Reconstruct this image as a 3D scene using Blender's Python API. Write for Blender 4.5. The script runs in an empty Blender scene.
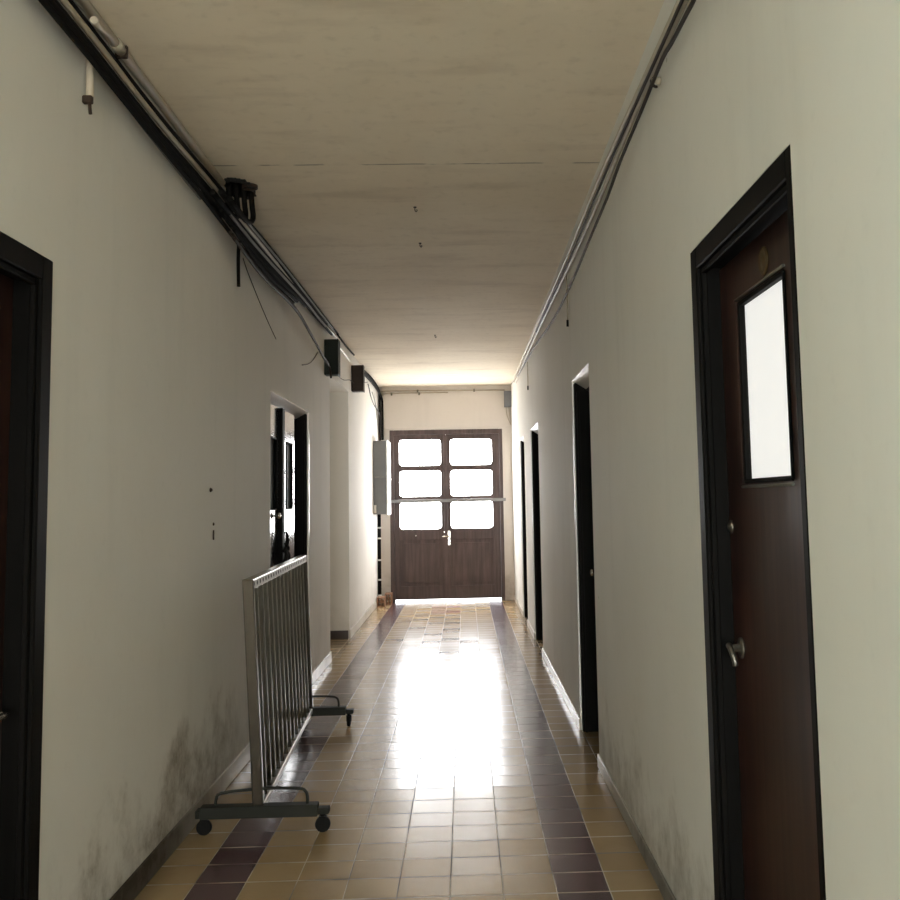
import bpy, bmesh, math, random
from mathutils import Vector, Matrix
random.seed(7)
sc = bpy.context.scene
COL = sc.collection
PI = math.pi
XL, XR, YE, YB, HC, TH = -0.197, 1.795, 14.73, -6.0, 3.18, 0.30

# ------------------------------------------------------------------ materials
class NT:
    def __init__(self, name):
        self.m = bpy.data.materials.new(name); self.m.use_nodes = True
        self.t = self.m.node_tree; self.t.nodes.clear()
        self.out = self.t.nodes.new('ShaderNodeOutputMaterial')
    def n(self, kind, ins=None, **props):
        nd = self.t.nodes.new(kind)
        for k, v in props.items(): setattr(nd, k, v)
        for k, v in (ins or {}).items(): self.put(nd, k, v)
        return nd
    def put(self, nd, k, v):
        s = nd.inputs[k]
        if isinstance(v, bpy.types.Node): v = v.outputs[0]
        if isinstance(v, bpy.types.NodeSocket): self.t.links.new(v, s)
        else:
            if isinstance(v, tuple) and len(v) == 3 and s.type == 'RGBA': v = (*v, 1)
            s.default_value = v
    def math(self, op, a, b=0.0, c=0.0, clamp=False):
        nd = self.n('ShaderNodeMath', {0: a, 1: b, 2: c}, operation=op); nd.use_clamp = clamp; return nd
    def mix(self, f, a, b, mode='MIX'):
        nd = self.n('ShaderNodeMix', data_type='RGBA', blend_type=mode)
        self.put(nd, 0, f); self.put(nd, 6, a); self.put(nd, 7, b); return nd.outputs[2]
    def noise(self, vec, scale, detail=4, rough=.55):
        return self.n('ShaderNodeTexNoise', {'Vector': vec, 'Scale': scale, 'Detail': detail, 'Roughness': rough})
    def ss(self, v, lo, hi):
        nd = self.n('ShaderNodeMapRange', {0: v, 1: lo, 2: hi, 3: 0.0, 4: 1.0}, interpolation_type='SMOOTHSTEP'); return nd
    def pos(self): return self.n('ShaderNodeNewGeometry').outputs['Position']
    def xyz(self, v):
        return self.n('ShaderNodeSeparateXYZ', {0: v}).outputs
    def scaled(self, v, s):
        return self.n('ShaderNodeMapping', {'Vector': v, 'Scale': s})
    def bsdf(self, color, rough, metal=0.0, bump=None, bs=.2, bd=.01, normal=None, spec=.5, coat=0.0):
        b = self.n('ShaderNodeBsdfPrincipled', {'Base Color': color, 'Roughness': rough, 'Metallic': metal})
        b.inputs['Specular IOR Level'].default_value = spec
        if coat: b.inputs['Coat Weight'].default_value = coat; b.inputs['Coat Roughness'].default_value = .12
        if bump is not None:
            bn = self.n('ShaderNodeBump', {'Height': bump, 'Strength': bs, 'Distance': bd})
            if normal is not None: self.put(bn, 'Normal', normal)
            self.put(b, 'Normal', bn)
        elif normal is not None: self.put(b, 'Normal', normal)
        self.t.links.new(b.outputs[0], self.out.inputs[0]); return self.m

def m_plain(name, col, rough=.5, metal=0.0, var=.12, scale=14, spec=.5):
    t = NT(name); o = t.n('ShaderNodeTexCoord').outputs['Object']
    f = t.noise(o, scale)
    c = t.mix(f, tuple(x * (1 - var) for x in col), tuple(min(1, x * (1 + var)) for x in col))
    return t.bsdf(c, rough, metal, bump=f, bs=.06, bd=.003, spec=spec)

def m_emit(name, col, s):
    t = NT(name); e = t.n('ShaderNodeEmission', {'Color': col, 'Strength': s})
    t.t.links.new(e.outputs[0], t.out.inputs[0]); return t.m

def m_pane(name, col, s, scale=60):
    """frosted pane lit by daylight from behind: slightly uneven glow under a dielectric surface"""
    t = NT(name); o = t.pos(); f = t.noise(o, scale, 3)
    v = t.n('ShaderNodeMapRange', {0: f, 1: .3, 2: .7, 3: .93 * s, 4: 1.05 * s})
    b = t.n('ShaderNodeBsdfPrincipled', {'Base Color': (.55, .56, .56), 'Roughness': .35})
    t.put(b, 'Emission Color', col); t.put(b, 'Emission Strength', v)
    t.t.links.new(b.outputs[0], t.out.inputs[0]); return t.m

def m_wall(name, base, stain, grime=1.0, patch=None):
    t = NT(name); p = t.pos(); x, y, z = t.xyz(p)
    big = t.noise(p, .55, 5); mid = t.noise(t.scaled(p, (3, 3, .35)), 1.6, 5); fine = t.noise(p, 22, 4)
    c = t.mix(t.ss(big, .35, .7), base, stain)
    c = t.mix(t.math('MULTIPLY', t.ss(mid, .5, .8), .3), c, tuple(v * .8 for v in base))
    c = t.mix(t.math('MULTIPLY', t.ss(fine, .55, .8), .12), c, tuple(v * .7 for v in base))
    # brown damp marks creeping up from the floor, in tongues of their own shape
    g1 = t.noise(t.scaled(p, (1, 1.3, 1.1)), 1.7, 7, .7)
    lim = t.n('ShaderNodeMapRange', {0: g1, 1: .38, 2: .78, 3: .17, 4: .78})
    d = t.math('SUBTRACT', lim, z)
    gm = t.ss(d, -.10, .30)
    ff = t.noise(p, 9, 6, .7)
    gm = t.math('MULTIPLY', gm, t.n('ShaderNodeMapRange', {0: ff, 1: .3, 2: .7, 3: .25, 4: 1.0}))
    if patch:
        py0, py1 = patch
        w = t.math('MULTIPLY', t.ss(y, py0 - .7, py0 + .3), t.math('SUBTRACT', 1.0, t.ss(y, py1 - .3, py1 + 1.0)))
        k = t.math('ADD', .18, t.math('MULTIPLY', w, .82))
        gm = t.math('MULTIPLY', gm, k)
    c = t.mix(t.math('MULTIPLY', gm, .85 * grime), c, (.17, .125, .075))
    # chipped spots
    v = t.n('ShaderNodeTexVoronoi', {'Vector': p, 'Scale': 2.1}, feature='F1')
    chip = t.math('LESS_THAN', v.outputs['Distance'], .017)
    c = t.mix(t.math('MULTIPLY', chip, .5), c, (.18, .14, .1))
    h = t.math('ADD', t.math('MULTIPLY', big, .6), t.math('MULTIPLY', fine, .05))
    return t.bsdf(c, .8, bump=h, bs=.35, bd=.03, spec=.2)

def m_skirt(k=.95):
    t = NT('grimy_skirting'); p = t.pos(); x, y, z = t.xyz(p)
    n = t.noise(p, 2.5, 6, .65); kk = t.noise(p, .5, 3)
    w = t.math('SUBTRACT', 1.0, t.ss(t.math('ADD', y, t.math('MULTIPLY', kk, 1.5)), 4.6, 6.6))   # most kicked and wetted at this end
    d = t.math('ADD', t.math('MULTIPLY', w, k), t.math('MULTIPLY', t.ss(n, .45, .75), .35), clamp=True)
    c = t.mix(d, (.66, .62, .55), (.055, .04, .026))
    return t.bsdf(c, t.math('ADD', .28, t.math('MULTIPLY', w, .6)), bump=n, bs=.2, bd=.004, spec=.35)

def m_rail():
    t = NT('punched_steel_rail'); p = t.pos(); x, y, z = t.xyz(p)
    f = t.math('SUBTRACT', t.math('FRACT', t.math('DIVIDE', y, .085)), .5)
    u = t.math('DIVIDE', f, .22); v = t.math('DIVIDE', t.math('SUBTRACT', z, 1.106), .010)
    d = t.math('ADD', t.math('MULTIPLY', u, u), t.math('MULTIPLY', v, v))
    slot = t.math('LESS_THAN', d, 1.0)
    n = t.noise(p, 14)
    c = t.mix(slot, t.mix(n, (.36, .345, .31), (.46, .44, .40)), (.05, .045, .04))
    return t.bsdf(c, t.math('ADD', .33, t.math('MULTIPLY', slot, .4)), .85)

def m_ceiling():
    t = NT('ceiling_plaster'); p = t.pos(); x, y, z = t.xyz(p)
    a = t.noise(p, .8, 6, .6); b = t.noise(t.scaled(p, (.6, 2.4, 1)), 2.0, 5); f = t.noise(p, 16, 5)
    c = t.mix(t.ss(a, .35, .7), (.84, .755, .615), (.76, .67, .53))
    c = t.mix(t.math('MULTIPLY', t.ss(b, .5, .75), .3), c, (.40, .31, .22))
    c = t.mix(t.math('MULTIPLY', t.ss(f, .5, .8), .2), c, (.40, .33, .23))
    wob = t.math('MULTIPLY', t.math('SUBTRACT', t.noise(p, 5, 3), .5), .02)
    dist = t.math('ABSOLUTE', t.math('SUBTRACT', t.math('ADD', y, wob), 4.905))
    seam = t.math('LESS_THAN', dist, .008)
    brk = t.ss(t.noise(p, 7, 2), .42, .55)
    c = t.mix(t.math('MULTIPLY', t.math('MULTIPLY', seam, brk), .5), c, (.07, .055, .04))
    return t.bsdf(c, .85, bump=a, bs=.4, bd=.03, spec=.15)

def m_floor():
    t = NT('glazed_cement_tiles'); p = t.pos(); x, y, z = t.xyz(p)
    S = .2
    tx = t.math('DIVIDE', x, S); ty = t.math('DIVIDE', t.math('SUBTRACT', y, 5.446), S)
    ix = t.math('FLOOR', tx); iy = t.math('FLOOR', ty)
    fx = t.math('FRACT', tx); fy = t.math('FRACT', ty)
    cell = t.n('ShaderNodeCombineXYZ', {0: ix, 1: iy, 2: 3.0})
    wn = t.n('ShaderNodeTexWhiteNoise', {'Vector': cell}, noise_dimensions='3D')
    r1 = wn.outputs['Value']; rc = t.xyz(wn.outputs['Color'])
    blot = t.noise(p, 5, 6, .65); fine = t.noise(p, 40, 4)
    och = t.mix(r1, (.37, .255, .13), (.45, .325, .18))
    och = t.mix(t.math('MULTIPLY', t.ss(blot, .4, .75), .45), och, (.34, .22, .10))
    mar = t.mix(r1, (.075, .032, .042), (.11, .05, .06))
    mar = t.mix(t.math('MULTIPLY', t.ss(blot, .45, .75), .3), mar, (.17, .09, .09))
    def band(v, lo, hi): return t.math('MULTIPLY', t.math('GREATER_THAN', v, lo), t.math('LESS_THAN', v, hi))
    st = t.math('ADD', band(x, 0.0, .2), band(x, 1.4, 1.6))
    red = t.math('MULTIPLY', band(x, .6, 1.0), t.math('ADD', band(y, 13.26, 13.43), band(y, 13.86, 14.03)))
    c = t.mix(st, och, mar); c = t.mix(red, c, (.30, .08, .06))
    # joints
    ex = t.math('MINIMUM', fx, t.math('SUBTRACT', 1.0, fx)); ey = t.math('MINIMUM', fy, t.math('SUBTRACT', 1.0, fy))
    e = t.math('MINIMUM', ex, ey)
    jn = t.math('MAXIMUM', t.math('LESS_THAN', ex, .011), t.math('LESS_THAN', ey, .026))
    jc = t.mix(t.ss(t.noise(p, 3, 3), .42, .6), (.50, .42, .31), (.055, .04, .028))
    joint_fade = t.math('SUBTRACT', 1.0, t.math('MULTIPLY', t.ss(y, 6.0, 11.0), .7))   # joints fade down the hall
    c = t.mix(t.math('MULTIPLY', t.math('MULTIPLY', jn, .9), joint_fade), c, jc)
    c = t.mix(t.math('MULTIPLY', t.ss(fine, .6, .8), .12), c, (.15, .11, .07))
    # darker brown along the skirtings
    side = t.math('MAXIMUM', t.math('SUBTRACT', 1.0, t.ss(t.math('ADD', x, .197), 0.0, .12)), t.ss(x, 1.69, 1.795))
    c = t.mix(t.math('MULTIPLY', side, .35), c, (.10, .075, .05))
    # every tile lies at its own slight tilt; the far stretch has settled a touch
    far = t.math('GREATER_THAN', y, 5.246)
    nx = t.math('MULTIPLY', t.math('SUBTRACT', rc[0], .5), .012)
    ny = t.math('ADD', t.math('MULTIPLY', t.math('SUBTRACT', rc[1], .5), .012), t.math('SUBTRACT', t.math('MULTIPLY', far, FAR_TILT + .006), .006))
    w1 = t.xyz(t.noise(p, 6, 3).outputs['Color'])
    nx = t.math('ADD', nx, t.math('MULTIPLY', t.math('SUBTRACT', w1[0], .5), .02))
    ny = t.math('ADD', ny, t.math('MULTIPLY', t.math('SUBTRACT', w1[1], .5), .02))
    nrm = t.n('ShaderNodeVectorMath', {0: t.n('ShaderNodeCombineXYZ', {0: nx, 1: ny, 2: 1.0})}, operation='NORMALIZE')
    ro = t.math('ADD', t.math('ADD', FLOOR_R, t.math('MULTIPLY', rc[2], .05)), t.math('MULTIPLY', t.ss(blot, .45, .8), .03))
    ro = t.math('ADD', ro, t.math('MULTIPLY', jn, .3))
    hgt = t.ss(e, .0, .016)
    return t.bsdf(c, ro, bump=hgt, bs=.35, bd=.002, normal=nrm, spec=.95)

def m_wood(name, dark, light, rough, spec=.5, axis=2, coat=0.0, grain=.12):
    t = NT(name); o = t.pos()
    s = [16, 16, 16]; s[axis] = .9
    g = t.noise(t.scaled(o, tuple(s)), 1.6, 6, .6); k = t.noise(o, 2.2, 4)
    c = t.mix(t.ss(g, .3, .72), dark, light)
    c = t.mix(t.math('MULTIPLY', t.ss(k, .4, .7), .4), c, tuple(v * .6 for v in dark))
    return t.bsdf(c, rough, bump=g if grain else None, bs=grain, bd=.004, spec=spec, coat=coat)

PATHS = {
"B":(0.011,[(-0.156,2.7,3.056),(-0.155,2.9,3.054),(-0.154,3.1,3.052),(-0.153,3.3,3.05),(-0.153,3.5,3.046),(-0.153,3.7,3.041),(-0.153,3.9,3.04),(-0.154,4.1,3.042),(-0.155,4.3,3.047),(-0.156,4.5,3.054),(-0.157,4.7,3.059),(-0.158,4.9,3.063),(-0.159,5.1,3.065),(-0.16,5.3,3.064),(-0.158,5.5,3.064),(-0.156,5.7,3.065),(-0.155,5.9,3.067),(-0.156,6.1,3.069),(-0.158,6.3,3.072),(-0.16,6.5,3.074),(-0.162,6.7,3.075),(-0.164,6.9,3.076),(-0.166,7.1,3.077),(-0.169,7.3,3.076),(-0.17,7.5,3.076),(-0.171,7.7,3.077),(-0.172,7.9,3.077),(-0.172,8.1,3.078),(-0.173,8.3,3.078),(-0.173,8.5,3.079),(-0.172,8.7,3.079),(-0.172,8.9,3.079),(-0.167,9.1,3.081),(-0.163,9.3,3.085),(-0.16,9.5,3.088),(-0.158,9.7,3.092)]),
"C":(0.012,[(-0.167,2.7,3.092),(-0.167,2.9,3.09),(-0.167,3.1,3.089),(-0.167,3.3,3.087),(-0.167,3.5,3.085),(-0.167,3.7,3.082),(-0.167,3.9,3.082),(-0.167,4.1,3.083),(-0.166,4.3,3.086),(-0.166,4.5,3.089),(-0.165,4.7,3.093),(-0.164,4.9,3.098),(-0.163,5.1,3.103),(-0.16,5.3,3.109),(-0.159,5.5,3.111),(-0.16,5.7,3.114)]),
"D1":(0.013,[(-0.147,2.7,2.988),(-0.147,2.9,2.987),(-0.147,3.1,2.986),(-0.147,3.3,2.982),(-0.147,3.5,2.978),(-0.147,3.7,2.974),(-0.147,3.9,2.971),(-0.147,4.1,2.972),(-0.147,4.3,2.973),(-0.147,4.5,2.974),(-0.147,4.7,2.972),(-0.147,4.9,2.968),(-0.146,5.1,2.961),(-0.147,5.3,2.954),(-0.147,5.5,2.948),(-0.147,5.7,2.944),(-0.147,5.9,2.943),(-0.147,6.1,2.944),(-0.148,6.3,2.947),(-0.148,6.5,2.952),(-0.148,6.7,2.957),(-0.149,6.9,2.963),(-0.149,7.1,2.968),(-0.15,7.3,2.972)]),
"D2":(0.012,[(-0.156,2.7,3.016),(-0.157,2.9,3.015),(-0.157,3.1,3.015),(-0.157,3.3,3.013),(-0.157,3.5,3.009),(-0.157,3.7,3.005),(-0.157,3.9,3.002),(-0.157,4.1,3.002),(-0.158,4.3,3.004),(-0.158,4.5,3.007),(-0.159,4.7,3.01),(-0.159,4.9,3.013),(-0.161,5.1,3.015),(-0.16,5.3,3.01),(-0.159,5.5,3.006),(-0.159,5.7,3.005),(-0.158,5.9,3.006),(-0.158,6.1,3.01),(-0.159,6.3,3.014),(-0.159,6.5,3.018),(-0.159,6.7,3.023),(-0.16,6.9,3.027),(-0.161,7.1,3.031),(-0.162,7.3,3.036),(-0.163,7.5,3.041),(-0.166,7.7,3.046),(-0.168,7.9,3.049),(-0.169,8.1,3.051),(-0.168,8.3,3.051),(-0.167,8.5,3.052),(-0.163,8.7,3.053),(-0.16,8.9,3.054),(-0.158,9.1,3.055),(-0.157,9.3,3.058)]),
"D3":(0.012,[(-0.176,2.7,3.037),(-0.176,2.9,3.037),(-0.176,3.1,3.037),(-0.176,3.3,3.035),(-0.177,3.5,3.032),(-0.177,3.7,3.029),(-0.177,3.9,3.027),(-0.176,4.1,3.027),(-0.176,4.3,3.03),(-0.175,4.5,3.034),(-0.176,4.7,3.039),(-0.177,4.9,3.043),(-0.18,5.1,3.046),(-0.182,5.3,3.048),(-0.183,5.5,3.053),(-0.183,5.7,3.061),(-0.182,5.9,3.069),(-0.182,6.1,3.078),(-0.182,6.3,3.086),(-0.183,6.5,3.095),(-0.183,6.7,3.104),(-0.183,6.9,3.114),(-0.18,7.1,3.12),(-0.177,7.3,3.124),(-0.174,7.5,3.126),(-0.172,7.7,3.127),(-0.17,7.9,3.128),(-0.169,8.1,3.129),(-0.168,8.3,3.129),(-0.167,8.5,3.13),(-0.167,8.7,3.13),(-0.167,8.9,3.13),(-0.166,9.1,3.131)]),
"D4":(0.011,[(-0.141,2.7,2.961),(-0.141,2.9,2.96),(-0.141,3.1,2.958),(-0.142,3.3,2.954),(-0.142,3.5,2.948),(-0.142,3.7,2.943),(-0.142,3.9,2.939),(-0.142,4.1,2.936),(-0.142,4.3,2.934),(-0.142,4.5,2.93),(-0.142,4.7,2.924),(-0.143,4.9,2.917),(-0.143,5.1,2.909),(-0.143,5.3,2.9),(-0.142,5.5,2.892),(-0.142,5.7,2.886),(-0.142,5.9,2.883),(-0.142,6.1,2.883),(-0.142,6.3,2.886),(-0.142,6.5,2.893),(-0.142,6.7,2.902),(-0.142,6.9,2.912),(-0.142,7.1,2.921)]),
"E1":(0.005,[(-0.177,2.7,2.995),(-0.177,2.9,2.993),(-0.177,3.1,2.991),(-0.177,3.3,2.989),(-0.177,3.5,2.984),(-0.177,3.7,2.977),(-0.177,3.9,2.968),(-0.177,4.1,2.961),(-0.177,4.3,2.954),(-0.177,4.5,2.948),(-0.177,4.7,2.944)]),
"F1":(0.007,[(-0.138,5.3,3.064),(-0.139,5.5,3.075),(-0.143,5.7,3.083),(-0.145,5.9,3.09),(-0.145,6.1,3.094),(-0.144,6.3,3.095),(-0.142,6.5,3.096),(-0.139,6.7,3.096),(-0.138,6.9,3.098),(-0.141,7.1,3.101),(-0.143,7.3,3.103),(-0.145,7.5,3.105),(-0.146,7.7,3.107),(-0.147,7.9,3.108),(-0.148,8.1,3.11),(-0.149,8.3,3.111),(-0.15,8.5,3.112),(-0.15,8.7,3.113),(-0.15,8.9,3.114),(-0.15,9.1,3.115),(-0.15,9.3,3.117)]),
"F2":(0.008,[(-0.129,5.1,2.986),(-0.13,5.3,2.987),(-0.132,5.5,2.989),(-0.134,5.7,2.991),(-0.135,5.9,2.995),(-0.135,6.1,2.999),(-0.136,6.3,3.004),(-0.135,6.5,3.009),(-0.135,6.7,3.014),(-0.134,6.9,3.019),(-0.133,7.1,3.022),(-0.131,7.3,3.024),(-0.128,7.5,3.024),(-0.126,7.7,3.023),(-0.126,7.9,3.022),(-0.128,8.1,3.023),(-0.131,8.3,3.026),(-0.132,8.5,3.029),(-0.134,8.7,3.033)]),
"F3":(0.008,[(-0.127,4.9,2.947),(-0.127,5.1,2.943),(-0.127,5.3,2.937),(-0.127,5.5,2.933),(-0.126,5.7,2.93),(-0.126,5.9,2.928),(-0.126,6.1,2.929),(-0.126,6.3,2.933),(-0.126,6.5,2.939),(-0.126,6.7,2.946),(-0.125,6.9,2.954),(-0.125,7.1,2.962),(-0.124,7.3,2.97),(-0.125,7.5,2.975)]),
"F4":(0.01,[(-0.125,5.1,2.891),(-0.126,5.3,2.878),(-0.127,5.5,2.867),(-0.127,5.7,2.859),(-0.126,5.9,2.855),(-0.125,6.1,2.856),(-0.124,6.3,2.861),(-0.123,6.5,2.867),(-0.123,6.7,2.874),(-0.123,6.9,2.876),(-0.123,7.1,2.872),(-0.122,7.3,2.86),(-0.122,7.5,2.841),(-0.123,7.7,2.818),(-0.123,7.9,2.794),(-0.123,8.1,2.77),(-0.124,8.3,2.747),(-0.125,8.5,2.726),(-0.126,8.7,2.708),(-0.125,8.9,2.691),(-0.122,8.968,2.602)]),
"F5":(0.009,[(-0.112,5.1,2.868),(-0.112,5.3,2.852),(-0.112,5.5,2.84),(-0.112,5.7,2.832),(-0.112,5.9,2.83),(-0.112,6.1,2.833),(-0.112,6.3,2.839),(-0.112,6.5,2.847),(-0.112,6.7,2.853),(-0.112,6.9,2.855),(-0.112,7.1,2.849),(-0.112,7.3,2.836),(-0.112,7.5,2.816),(-0.112,7.7,2.793),(-0.111,7.9,2.769),(-0.111,8.1,2.746),(-0.11,8.3,2.725),(-0.109,8.5,2.708),(-0.108,8.7,2.694)]),
"S1":(0.01,[(-0.113,5.1,2.912),(-0.112,5.3,2.898),(-0.112,5.5,2.885),(-0.112,5.7,2.877),(-0.113,5.9,2.875),(-0.114,6.1,2.877),(-0.115,6.3,2.885),(-0.116,6.5,2.896),(-0.116,6.7,2.908),(-0.116,6.9,2.92),(-0.117,7.1,2.93)]),
"S2":(0.011,[(-0.152,5.1,2.989),(-0.153,5.3,2.982),(-0.151,5.5,2.976),(-0.15,5.7,2.972),(-0.149,5.9,2.971),(-0.148,6.1,2.972),(-0.148,6.3,2.976),(-0.148,6.5,2.981),(-0.148,6.7,2.988),(-0.148,6.9,2.995),(-0.149,7.1,3.003),(-0.149,7.3,3.01),(-0.15,7.5,3.017),(-0.149,7.7,3.024),(-0.147,7.9,3.032),(-0.144,8.1,3.04),(-0.141,8.3,3.046),(-0.14,8.5,3.051)]),
"S3":(0.01,[(-0.154,5.1,3.04),(-0.155,5.3,3.035),(-0.155,5.5,3.032),(-0.156,5.7,3.031),(-0.156,5.9,3.032),(-0.155,6.1,3.036),(-0.155,6.3,3.04),(-0.155,6.5,3.044),(-0.154,6.7,3.049),(-0.153,6.9,3.053),(-0.152,7.1,3.056),(-0.15,7.3,3.059),(-0.149,7.5,3.063),(-0.148,7.7,3.067),(-0.148,7.9,3.071),(-0.147,8.1,3.075),(-0.147,8.3,3.078),(-0.147,8.5,3.081),(-0.147,8.7,3.083),(-0.147,8.9,3.085)]),
"S4":(0.01,[(-0.177,5.5,3.129),(-0.177,5.7,3.134),(-0.175,5.9,3.138),(-0.174,6.1,3.142),(-0.173,6.3,3.145),(-0.173,6.5,3.147),(-0.173,6.7,3.148),(-0.172,6.9,3.149),(-0.172,7.1,3.15),(-0.172,7.3,3.151),(-0.172,7.5,3.152),(-0.172,7.7,3.153),(-0.172,7.9,3.154),(-0.172,8.1,3.155),(-0.172,8.3,3.155),(-0.172,8.5,3.156),(-0.172,8.7,3.156),(-0.172,8.9,3.156),(-0.172,9.1,3.157),(-0.172,9.3,3.156),(-0.172,9.5,3.157),(-0.172,9.7,3.159),(-0.172,9.9,3.161)]),
"S5":(0.01,[(-0.172,5.3,3.086),(-0.171,5.5,3.087),(-0.169,5.7,3.089),(-0.167,5.9,3.095),(-0.165,6.1,3.1),(-0.163,6.3,3.104),(-0.16,6.5,3.107),(-0.157,6.7,3.108),(-0.159,6.9,3.104),(-0.162,7.1,3.101),(-0.164,7.3,3.101),(-0.165,7.5,3.101),(-0.166,7.7,3.101),(-0.167,7.9,3.102),(-0.168,8.1,3.103),(-0.169,8.3,3.103),(-0.169,8.5,3.104),(-0.17,8.7,3.104),(-0.171,8.9,3.104),(-0.173,9.1,3.106),(-0.173,9.3,3.108),(-0.173,9.5,3.11),(-0.173,9.7,3.112)]),
"G1":(0.004,[(-0.167,9.168,2.722),(-0.167,9.377,2.731),(-0.167,9.823,2.729),(-0.167,10.315,2.749),(-0.167,10.861,2.816),(-0.167,11.36,2.831),(-0.167,11.908,2.883),(-0.167,12.389,2.965),(-0.167,12.909,3.04)]),
"H1":(0.01,[(-0.152,9.562,3.02),(-0.152,10.117,3.015),(-0.152,10.74,3.01)]),
"H2":(0.01,[(-0.167,9.759,3.142),(-0.167,10.506,3.139),(-0.167,11.273,3.155)]),
"I1":(0.017,[(-0.167,12.037,3.108),(-0.167,12.652,3.126),(-0.167,13.333,3.145),(-0.167,14.415,3.132),(-0.167,14.68,3.065),(-0.167,14.68,2.995),(-0.167,14.68,2.857),(-0.167,14.68,2.582),(-0.167,14.68,2.379)]),
"I2":(0.016,[(-0.129,11.667,3.021),(-0.129,12.651,3.047),(-0.129,13.812,3.049),(-0.129,14.302,3.031),(-0.129,14.68,2.97),(-0.129,14.68,2.85),(-0.129,14.68,2.592),(-0.129,14.68,2.385)]),
"I3":(0.007,[(-0.099,12.203,2.929),(-0.099,12.328,2.894),(-0.099,12.586,2.807),(-0.099,12.999,2.745),(-0.099,13.599,2.72),(-0.099,13.916,2.663),(-0.099,13.899,2.479),(-0.099,13.881,2.295)]),
"I4":(0.006,[(-0.186,13.67,2.992),(-0.186,14.121,2.898),(-0.186,14.35,2.76),(-0.186,14.579,2.528),(-0.186,14.562,2.336)]),
"W1":(0.0025,[(-0.193,5.699,2.902),(-0.193,5.833,2.845),(-0.193,6.182,2.733),(-0.193,6.47,2.651),(-0.193,6.713,2.591)]),
"W2":(0.003,[(-0.193,8.653,2.795),(-0.193,8.364,2.682),(-0.193,8.095,2.611),(-0.193,7.794,2.561)]),
"P1":(0.011,[(1.775,2.855,3.015),(1.775,2.954,3.013),(1.775,3.603,3.031),(1.775,4.399,3.053),(1.775,5.121,3.062),(1.775,6.367,3.053),(1.775,7.956,3.066),(1.775,10.232,3.09),(1.775,13.683,3.118)]),
"P2":(0.011,[(1.773,2.774,2.971),(1.773,2.881,2.974),(1.773,3.439,2.979),(1.773,4.081,2.974),(1.773,4.777,2.954),(1.773,6.125,2.96),(1.773,8.708,3.001),(1.773,13.123,3.036)]),
"P3":(0.006,[(1.757,2.745,2.956),(1.757,2.852,2.96),(1.757,3.413,2.968),(1.757,4.144,2.979),(1.757,4.84,2.974),(1.757,6.092,2.965),(1.757,8.983,3.003)]),
"Q":(0.007,[(1.751,2.597,2.875),(1.751,2.682,2.874),(1.751,2.77,2.88),(1.751,2.981,2.892),(1.751,3.122,2.905),(1.751,3.495,2.889),(1.751,4.016,2.872),(1.751,4.404,2.838),(1.751,4.986,2.819),(1.751,5.962,2.783),(1.751,7.208,2.788),(1.751,9.333,2.899),(1.751,11.985,2.974)]),
}
EXPOSURE = 0.78
FLOOR_R, FAR_TILT = .195, .012
PANE_S, LEFT_S, RIGHT_S, PASS_S, BACK_S = 12.0, 2.9, 1.5, 1.6, 18.5  # left, right, passage and rear strengths drive the added fill panes

M = {}
M['wall_l'] = m_wall('left_wall_plaster', (.81, .795, .755), (.76, .735, .685), 1.0, (3.2, 5.2))
M['wall_r'] = m_wall('right_wall_plaster', (.81, .80, .76), (.765, .75, .70), .7, (3.0, 5.2))
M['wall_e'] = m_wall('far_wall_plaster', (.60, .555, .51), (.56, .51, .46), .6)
M['ceil'] = m_ceiling()
M['floor'] = m_floor()
M['skirt'] = m_skirt(); M['skirt_r'] = m_skirt(.72)
M['skirt_dark'] = m_plain('passage_skirting', (.05, .035, .028), .4)
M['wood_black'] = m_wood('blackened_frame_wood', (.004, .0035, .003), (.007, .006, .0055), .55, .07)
M['wood_red'] = m_wood('mahogany_varnish', (.024, .009, .007), (.058, .024, .017), .38, .4)
M['wood_grey'] = m_wood('glossy_dark_door_paint', (.016, .016, .018), (.03, .03, .033), .16, spec=.8, coat=1.0, grain=0)
M['wood_end'] = m_wood('worn_brown_door_wood', (.050, .030, .028), (.10, .064, .058), .5)
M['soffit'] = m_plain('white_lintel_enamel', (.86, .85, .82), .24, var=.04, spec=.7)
M['pane'] = m_pane('daylit_frosted_glass', (.98, .985, 1.0), PANE_S)
M['pane_back'] = m_pane('left_window_glass', (.50, .94, 1.0), LEFT_S)
M['pane_back2'] = m_pane('right_window_glass', (.85, 1.0, .97), RIGHT_S)
M['pane_rear'] = m_pane('rear_door_glass', (1.0, .975, .91), BACK_S)
M['pane_pass'] = m_pane('passage_window_glass', (1.0, .98, .94), PASS_S)
M['pane_side'] = m_pane('pebbled_office_glass', (1.0, .985, .95), .44, 130)
M['glass_dark'] = m_plain('dark_pebbled_glass', (.012, .013, .015), .5)
M['steel'] = m_plain('brushed_steel_tube', (.33, .315, .28), .36, .9, var=.1)
M['steel_dull'] = m_plain('dull_steel', (.17, .16, .135), .25, 1.0, var=.04)
M['post'] = m_plain('darkened_steel_post', (.10, .088, .07), .26, 1.0, var=.04)
M['rail'] = m_rail()
M['foot'] = m_plain('green_grey_steel', (.020, .021, .017), .6, spec=.2)
M['rubber'] = m_plain('black_rubber', (.005, .005, .005), .6, spec=.15)
M['chrome'] = m_plain('worn_chrome', (.62, .60, .56), .25, 1.0)
M['dull_chrome'] = m_plain('dulled_chrome', (.20, .19, .17), .35, .9)
M['brass'] = m_plain('tarnished_brass', (.11, .07, .03), .5, .4)
M['black'] = m_plain('black_cable_sheath', (.008, .007, .006), .8, spec=.06)
M['brown'] = m_plain('brown_cable_sheath', (.025, .016, .011), .6, spec=.2)
M['grey'] = m_plain('grey_cable_sheath', (.15, .145, .13), .55, spec=.25)
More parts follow.
